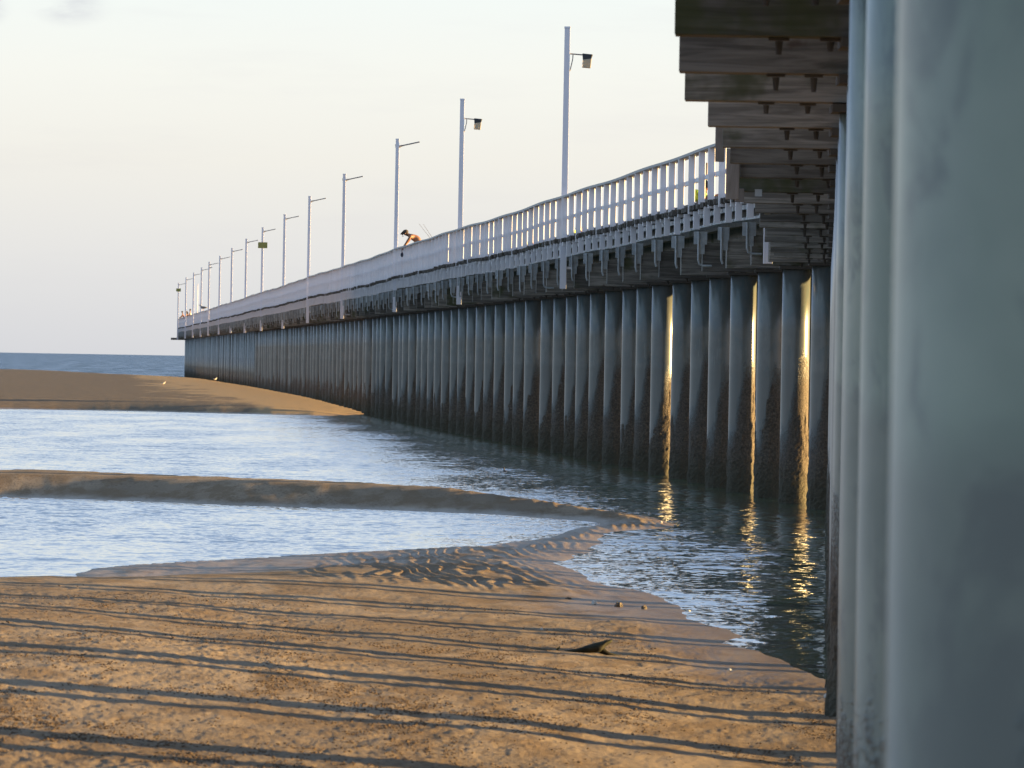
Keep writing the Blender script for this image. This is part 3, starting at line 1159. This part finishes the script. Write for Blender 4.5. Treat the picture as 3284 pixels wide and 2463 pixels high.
ball(cp, (hc[0] + .008, 0, hc[2] + .035), .115, .098, .088, 16, 10, .35)
cp.tube([(hc[0] - .055, 0, hc[2] + .025), (hc[0] - .12, 0, hc[2] - .02), (hc[0] - .165, 0, hc[2] - .05)], [.05, .035, .012], 10)
cp.build('cap', MAT['cap'], MAN, True)
hr = MB()
ball(hr, (hc[0] + .06, 0, hc[2] - .03), .065, .085, .075, 12, 8)
hr.build('hair', MAT['hair'], MAN, True)
sh = skin_body('shorts', [((.63, 0, .97), (.15, .175)), ((.655, -.11, .80), .115), ((.62, -.125, .56), .10), ((.71, .11, .80), .115), ((.73, .125, .56), .10)],
               [(0, 1), (1, 2), (0, 3), (3, 4)], MAT['navy'], MAN)
# the bag on its cord: held, so a thing of its own
bgp = at(1292.5, 816, man_y)
bag = empty('bag', (bgp.x - .035, man_y - .06, bgp.z - .08), 'small dark bag hanging on a cord from the leaning man\'s hands', 'bag')
mb = MB()
ball(mb, (0, 0, .07), .05, .045, .085, 12, 9)
mb.build('pouch', MAT['navy'], bag, True)
MB().tube([(0, 0, .14), (-.02, 0, .20), (-.01, 0, .285)], .006, 6).build('cord', MAT['navy'], bag)
MB().tube([(.02, 0, .14), (.0, 0, .22), (.0, 0, .285)], .005, 6).build('cord', MAT['navy'], bag)

# two fishing rods leaning on the rail behind him
for (xa, ya, xb, yb, lab) in ((1375, 757, 1343, 716, 'thin fishing rod rising over the railing behind the leaning man, the nearer one to him'),
                              (1380, 752, 1357, 718, 'thin fishing rod rising over the railing, the one farther from the leaning man')):
    zr = 1461.0 / (xa - 8 - 230) + .004
    a, b = at(xa, ya, zr * ZM), at(xb, yb, zr * ZM)
    d = b - a
    a2 = a - d * ((a.z - Z_DTOP - .02) / d.z)
    rod = MB().tube([a2, a, b], [.011, .007, .004], 6).build('fishing_rod', MAT['lamp_grey'], None)
    tag(rod, lab, 'fishing rod', 'fishing rods on the railing')

# person in a lime top sitting low behind the pickets
ly = .745 * ZM
lc = at(2246, 640, ly)
LP = empty('person', (lc.x, ly, Z_DTOP + sag(.745)), 'person in lime green top sitting hunched on the deck behind the pickets', 'person')
lj = [((-.12, 0, .12), (.13, .15)), ((-.09, 0, .24), (.12, .13)), ((.02, 0, .31), (.11, .15)), ((.09, 0, .36), (.05, .05)), ((.145, 0, .41), (.08, .075)),
      ((.02, -.17, .28), .055), ((.10, -.2, .16), .045), ((.19, -.14, .26), .032), ((.20, -.12, .33), .03),
      ((.02, .17, .28), .055), ((.10, .2, .16), .045), ((.19, .14, .24), .032), ((.20, .12, .30), .03),
      ((.10, -.12, .10), .085), ((.40, -.15, .24), .06), ((.52, -.15, .05), .04), ((.62, -.15, .03), .035),
      ((.10, .12, .10), .085), ((.40, .15, .24), .06), ((.52, .15, .05), .04), ((.62, .15, .03), .035)]
le = chain(0, 4) + [(2, 5)] + chain(5, 8) + [(2, 9)] + chain(9, 12) + [(0, 13)] + chain(13, 16) + [(0, 17)] + chain(17, 20)
skin_body('body', lj, le, MAT['skin'], LP)
skin_body('shirt', [((-.12, 0, .10), (.165, .175)), ((-.08, 0, .27), (.17, .165)), ((.03, 0, .31), (.14, .18)), ((.02, -.18, .28), .07), ((.10, -.205, .18), .06), ((.02, .18, .28), .07), ((.10, .205, .18), .06)],
          [(0, 1), (1, 2), (2, 3), (3, 4), (2, 5), (5, 6)], MAT['lime'], LP)
mb = MB()
ball(mb, (.135, 0, .435), .085, .085, .075)
mb.build('hair', MAT['hair'], LP, True)
# bits standing on the deck behind the pickets
c = at(2264, 545, .752 * ZM)
tb = MB().tube([(c.x, c.y, Z_DTOP + .03), (c.x, c.y, c.z - .18), (c.x + .01, c.y, c.z + .14)], [.03, .03, .022], 10).build('rod_holder', MAT['board'], None, True)
tag(tb, 'upright pale tube behind the pickets next to the person in lime green', 'rod holder')
for (x, y, zu, mt, nm, lab, w, h) in ((1838, 722, .936, 'lime', 'bait_bucket', 'small green bucket on the deck seen between pickets under the tallest pole', .10, .20),
                                     (1859, 706, .925, 'red', 'tackle_box', 'small red box on the deck seen between pickets', .07, .22),
                                     (1685, 768, 1.02, 'orange', 'float_box', 'small orange box low on the deck between pickets', .08, .16)):
    c = at(x, y, zu * ZM)
    c.x = max(c.x, float(edge_x(zu)) + .25)
    mb = MB()
    z0 = Z_DTOP + sag(zu) + .012
    mb.tube([(c.x, c.y, z0), (c.x, c.y, z0 + h)], [w * .85, w], 12)
    o = mb.build(nm, MAT[mt], None)
    MB().tube([(c.x - w, c.y, z0 + h), (c.x, c.y, z0 + h + w * .9), (c.x + w, c.y, z0 + h)], .008, 6).build('handle', MAT['lamp_grey'], o)
    tag(o, lab, nm.split('_')[-1])


# small far people at the seaward end
def far_person(x, ytop, zu, shirt, label, lean=0.0, hgt=1.72):
    pz = Z_DTOP + sag(zu)
    c = at(x, 1000, zu * ZM)
    P_ = empty('person', (c.x, zu * ZM, pz), label, 'person', 'people at the seaward end')
    k = hgt / 1.75
    tx = -lean
    j = [((0, 0, .95 * k), (.13, .11)), ((tx * .35, 0, 1.15 * k), (.13, .10)), ((tx * .8, 0, 1.36 * k), (.17, .11)), ((tx, 0, 1.49 * k), .05), ((tx * 1.15, 0, 1.60 * k), (.085, .095)),
         ((tx * .8 - .02, -.17, 1.36 * k), .05), ((tx - .12, -.2, 1.15 * k), .042), ((tx - .28, -.16, 1.02 * k), .035), ((tx - .36, -.14, 1.0 * k), .03),
         ((tx * .8 + .02, .17, 1.36 * k), .05), ((tx - .06, .2, 1.12 * k), .042), ((tx - .22, .16, 1.02 * k), .035), ((tx - .30, .14, 1.0 * k), .03),
         ((.0, -.09, .86 * k), .09), ((-.02, -.1, .47 * k), .06), ((.02, -.1, .08), .04), ((-.08, -.1, .04), .035),
         ((.0, .09, .86 * k), .09), ((.02, .1, .47 * k), .06), ((.08, .1, .08), .04), ((-.02, .1, .04), .035)]
    e = chain(0, 4) + [(2, 5)] + chain(5, 8) + [(2, 9)] + chain(9, 12) + [(0, 13)] + chain(13, 16) + [(0, 17)] + chain(17, 20)
    skin_body('body', j, e, MAT['skin'], P_, 1)
    skin_body('shirt', [((0, 0, .95 * k), (.15, .13)), ((tx * .35, 0, 1.15 * k), (.15, .12)), ((tx * .8, 0, 1.37 * k), (.185, .13))], [(0, 1), (1, 2)], MAT[shirt], P_, 1)
    mb = MB()
    ball(mb, (tx * 1.15 + .015, 0, 1.655 * k), .10, .10, .085)
    mb.build('hair', MAT['hair'], P_, True)


far_person(592.5, 985, 4.22, 'mauve', 'person in mauve top leaning on the railing at the seaward end, first from the sea', .25, 1.80)
far_person(600.5, 990, 4.12, 'navy', 'person in dark top behind the second last lamp pole at the seaward end', .05, 1.72)
far_person(606.5, 995, 4.06, 'yellow', 'person in yellowish top, middle of the small party at the seaward end', .15, 1.55)
far_person(611.5, 992, 3.98, 'bird', 'person in white top beside the third last lamp pole at the seaward end', .05, 1.80)


# ------------------------------------------------------------------ birds
def bird(loc, s, rz, label, cat='gull', stand=True, neck=0.0, mat='bird', wing='lamp_grey'):
    B = empty('bird' if cat != 'gull' else 'gull', loc, label, cat, 'gulls along the waterline' if cat == 'gull' and stand == 1 else None)
    B.rotation_euler[2] = rz
    lg = .07 * s if stand else 0.0
    mb = MB()
    mb.tube([(-.22 * s, 0, lg + .085 * s), (-.12 * s, 0, lg + .085 * s), (0, 0, lg + .08 * s), (.09 * s, 0, lg + .105 * s), (.125 * s, 0, lg + .155 * s + neck * .6), (.15 * s, 0, lg + .19 * s + neck), (.18 * s, 0, lg + .195 * s + neck), (.205 * s, 0, lg + .185 * s + neck)],
            [.006 * s, .035 * s, .068 * s, .055 * s, .03 * s, .034 * s, .03 * s, .008 * s], 10)
    mb.build('body', MAT[mat], B, True)
    for sd in (-1, 1):
        w = MB()
        w.tube([(.07 * s, sd * .055 * s, lg + .115 * s), (-.05 * s, sd * .062 * s, lg + .11 * s), (-.2 * s, sd * .02 * s, lg + .1 * s)], [.02 * s, .03 * s, .006 * s], 8)
        w.build('wing', MAT[wing], B, True)
        if stand:
            MB().tube([(0, sd * .02 * s, lg + .03 * s), (.0, sd * .02 * s, 0)], .005 * s, 6).build('leg', MAT['beak'], B)
    MB().tube([(.205 * s, 0, lg + .185 * s + neck), (.25 * s, 0, lg + .175 * s + neck)], [.008 * s, .003 * s], 6).build('beak', MAT['beak'], B)


gp_, _, _ = pier(3.50, .1)
q = at(652, 983, 3.5 * ZM)
bird((q.x, 3.5 * ZM, Z_RAIL + .05 + sag(3.5)), 1.9, 2.8, 'grey gull standing on the railing near the seaward end', 'gull', 2, 0, 'lamp_grey')
for x, y, s, lab in ((622, 1197, 1.2, 'white gull at the waterline by the last piles, the brightest one'), (690, 1214, 1.1, 'white gull sitting on the far sandbank close to the piles'), (524, 1236, .8, 'small white gull out on the far sandbank away from the pier')):
    gx, gy = ground(x, y, .42)
    bird((gx, gy, max(gz(gx, gy), 0)), s, .6, lab, 'gull', 1)
gx, gy = ground(1619, 1512, 0)
bird((gx, gy, -.03), .42, 1.9, 'small dark water bird with upright neck swimming where the pier\'s reflection begins', 'water bird', 0, .035, 'birdd', 'birdd')

# ------------------------------------------------------------------ driftwood, stones, shells
gx, gy = ground(1925, 2098, .12)
for _ in range(4):
    gx, gy = ground(1925, 2098, gz(gx, gy))
DW = empty('driftwood', (gx, gy, gz(gx, gy)), 'dark mossy driftwood snag lying on the near sand, its broken end pointing up', 'driftwood')
px = gy / F


def dl(x, y):
    return ((x - 1925) * px, 0.0, (2098 - y) * px)


mb = MB()
# trunk: an irregular body rising to a blunt snout
sec = [(1800, 2091, 4, 3), (1840, 2089, 10, 5), (1875, 2082, 18, 11), (1905, 2076, 26, 17), (1930, 2075, 26, 20), (1938, 2066, 18, 14), (1950, 2059, 12, 9), (1959, 2055, 7, 6), (1963, 2054, 3, 3)]
seg = 16
for j, (x, y, ry, rz) in enumerate(sec):
    cx, cy, cz = dl(x, y)
    for i in range(seg):
        a = 2 * math.pi * i / seg
        w = 1 + .22 * mnoise.noise(Vector((math.cos(a) * 2, math.sin(a) * 2, j * .9)))
        mb.v.append(Vector((cx + math.sin(a) * rz * px * .25 * w, cy + math.cos(a) * ry * px * 1.3 * w, cz + math.sin(a) * rz * px * w)))
for j in range(len(sec) - 1):
    for i in range(seg):
        i2 = (i + 1) % seg
        mb.f.append([j * seg + i, j * seg + i2, (j + 1) * seg + i2, (j + 1) * seg + i])
mb.f.append(list(range(seg))[::-1])
mb.f.append([(len(sec) - 1) * seg + i for i in range(seg)])
o = mb.build('trunk', MAT['drift'], DW, True)
ss = o.modifiers.new('sub', 'SUBSURF')
ss.levels = ss.render_levels = 2
MB().tube([dl(1915, 2076), dl(1932, 2086), dl(1950, 2096), dl(1990, 2103)], [13 * px, 11 * px, 6 * px, 2 * px], 10).build('branch', MAT['drift'], DW, True)
MB().tube([dl(1785, 2086), dl(1792, 2080), dl(1795, 2074)], [4 * px, 3 * px, 1 * px], 8).build('branch', MAT['drift'], DW, True)
MB().tube([dl(1700, 2084), dl(1760, 2088), dl(1810, 2092)], [2 * px, 3 * px, 3 * px], 8).build('branch', MAT['drift'], DW, True)


def stone(x, y, w, h, mat, label, cat, name, seed):
    gx, gy = ground(x, y, .08)
    for _ in range(4):
        gx, gy = ground(x, y, gz(gx, gy))
    p = gy / F
    bm = bmesh.new()
    bmesh.ops.create_icosphere(bm, subdivisions=3, radius=1.0)
    for v in bm.verts:
        n = mnoise.noise(v.co * 1.7 + Vector((seed, 0, 0))) * .45 + mnoise.noise(v.co * 4 + Vector((0, seed, 0))) * .2
        v.co = v.co * (1 + n)
        v.co.x *= w * p / 2
        v.co.y *= w * p / 2 * 1.2
        v.co.z *= h * p / 2
    me = bpy.data.meshes.new(name)
    bm.to_mesh(me)
    bm.free()
    me.materials.append(MAT[mat])
    o = bpy.data.objects.new(name, me)
    COL.objects.link(o)
    o.location = (gx, gy, gz(gx, gy) + h * p * .22)
    tag(o, label, cat, 'stones and shells on the near sand')


for s in (
    (1905, 1938, 16, 18, 'pale', 'pale upright stone on the ripples, largest pale one above the driftwood', 'stone', 'stone', 1),
    (1984, 1946, 24, 22, 'rock', 'dark lumpy stone near the water, biggest of the row', 'stone', 'stone', 2),
    (2065, 1953, 20, 17, 'rock', 'dark low stone in the row nearest the water point', 'stone', 'stone', 3),
    (1822, 1921, 18, 9, 'rock', 'flat dark stone at the far left end of the stone row', 'stone', 'stone', 4),
    (1737, 2019, 8, 9, 'pale', 'tiny bright shell on the sand left of the driftwood tip', 'shell', 'shell', 5),
    (1979, 1873, 9, 9, 'pale', 'tiny pale shell at the rippled water edge', 'shell', 'shell', 6),
    (2209, 1962, 10, 9, 'pale', 'tiny pale shell on the sand point beside the dark water', 'shell', 'shell', 7),
    (2340, 2149, 12, 9, 'pale', 'tiny cream shell on the sand right of the driftwood', 'shell', 'shell', 8),
    (1912, 1769, 8, 10, 'pale', 'small pale stone where the spit meets the dark water', 'stone', 'stone', 9),
    (2120, 1691, 7, 10, 'pale', 'small pale stone on the tip of the far spit', 'stone', 'stone', 10),
    (2651, 2238, 17, 20, 'pale', 'crumpled pale scrap lying against the foot of the pile', 'scrap', 'scrap', 11),
):
    stone(*s)

# sand pellets rolled by crabs: uncountable
pv, pf = [], []
ico = bmesh.new()
bmesh.ops.create_icosphere(ico, subdivisions=1, radius=1.0)
iv = np.array([v.co[:] for v in ico.verts])
ifc = [[v.index for v in f.verts] for f in ico.faces]
ico.free()
NP = 70000
xs = rng.uniform(-200, 2700, NP)
ys = rng.uniform(0, 1, NP) ** .85 * 640 + 1880
A = np.array([ground(x, y, .25) for x, y in zip(xs, ys)])
dens = fbm(A[:, 0] * 1.4, A[:, 1] * .35, 3, 77)
dens2 = fbm(A[:, 0] * 7, A[:, 1] * 2.0, 2, 78)
hz = height(A[:, 0], A[:, 1])
keep = (hz > .06) & (rng.uniform(0, 1, NP) < np.clip((dens - .42) * 4, 0.04, 1) * np.clip((dens2 - .35) * 3, .05, 1))
A, hz = A[keep], hz[keep]
sz = rng.uniform(.0035, .0095, len(A)) * (1 + .6 * (rng.uniform(0, 1, len(A)) > .96))
allv = (iv[None] * sz[:, None, None] * np.stack([rng.uniform(.8, 1.3, len(A)), rng.uniform(1, 3, len(A)), rng.uniform(.3, .6, len(A))], -1)[:, None, :])
allv = allv + np.stack([A[:, 0], A[:, 1], hz + sz * .3], -1)[:, None, :]
allv = allv.reshape(-1, 3)
fa_ = (np.array(ifc)[None] + (np.arange(len(A)) * len(iv))[:, None, None]).reshape(-1, 3)
me = bpy.data.meshes.new('sand_pellets')
me.from_pydata(allv.tolist(), [], fa_.tolist())
me.materials.append(mat_simple('damp_sand_pellets', (.085, .052, .028), .9, .3, 40))
o = bpy.data.objects.new('sand_pellets', me)
COL.objects.link(o)
o['kind'] = 'stuff'
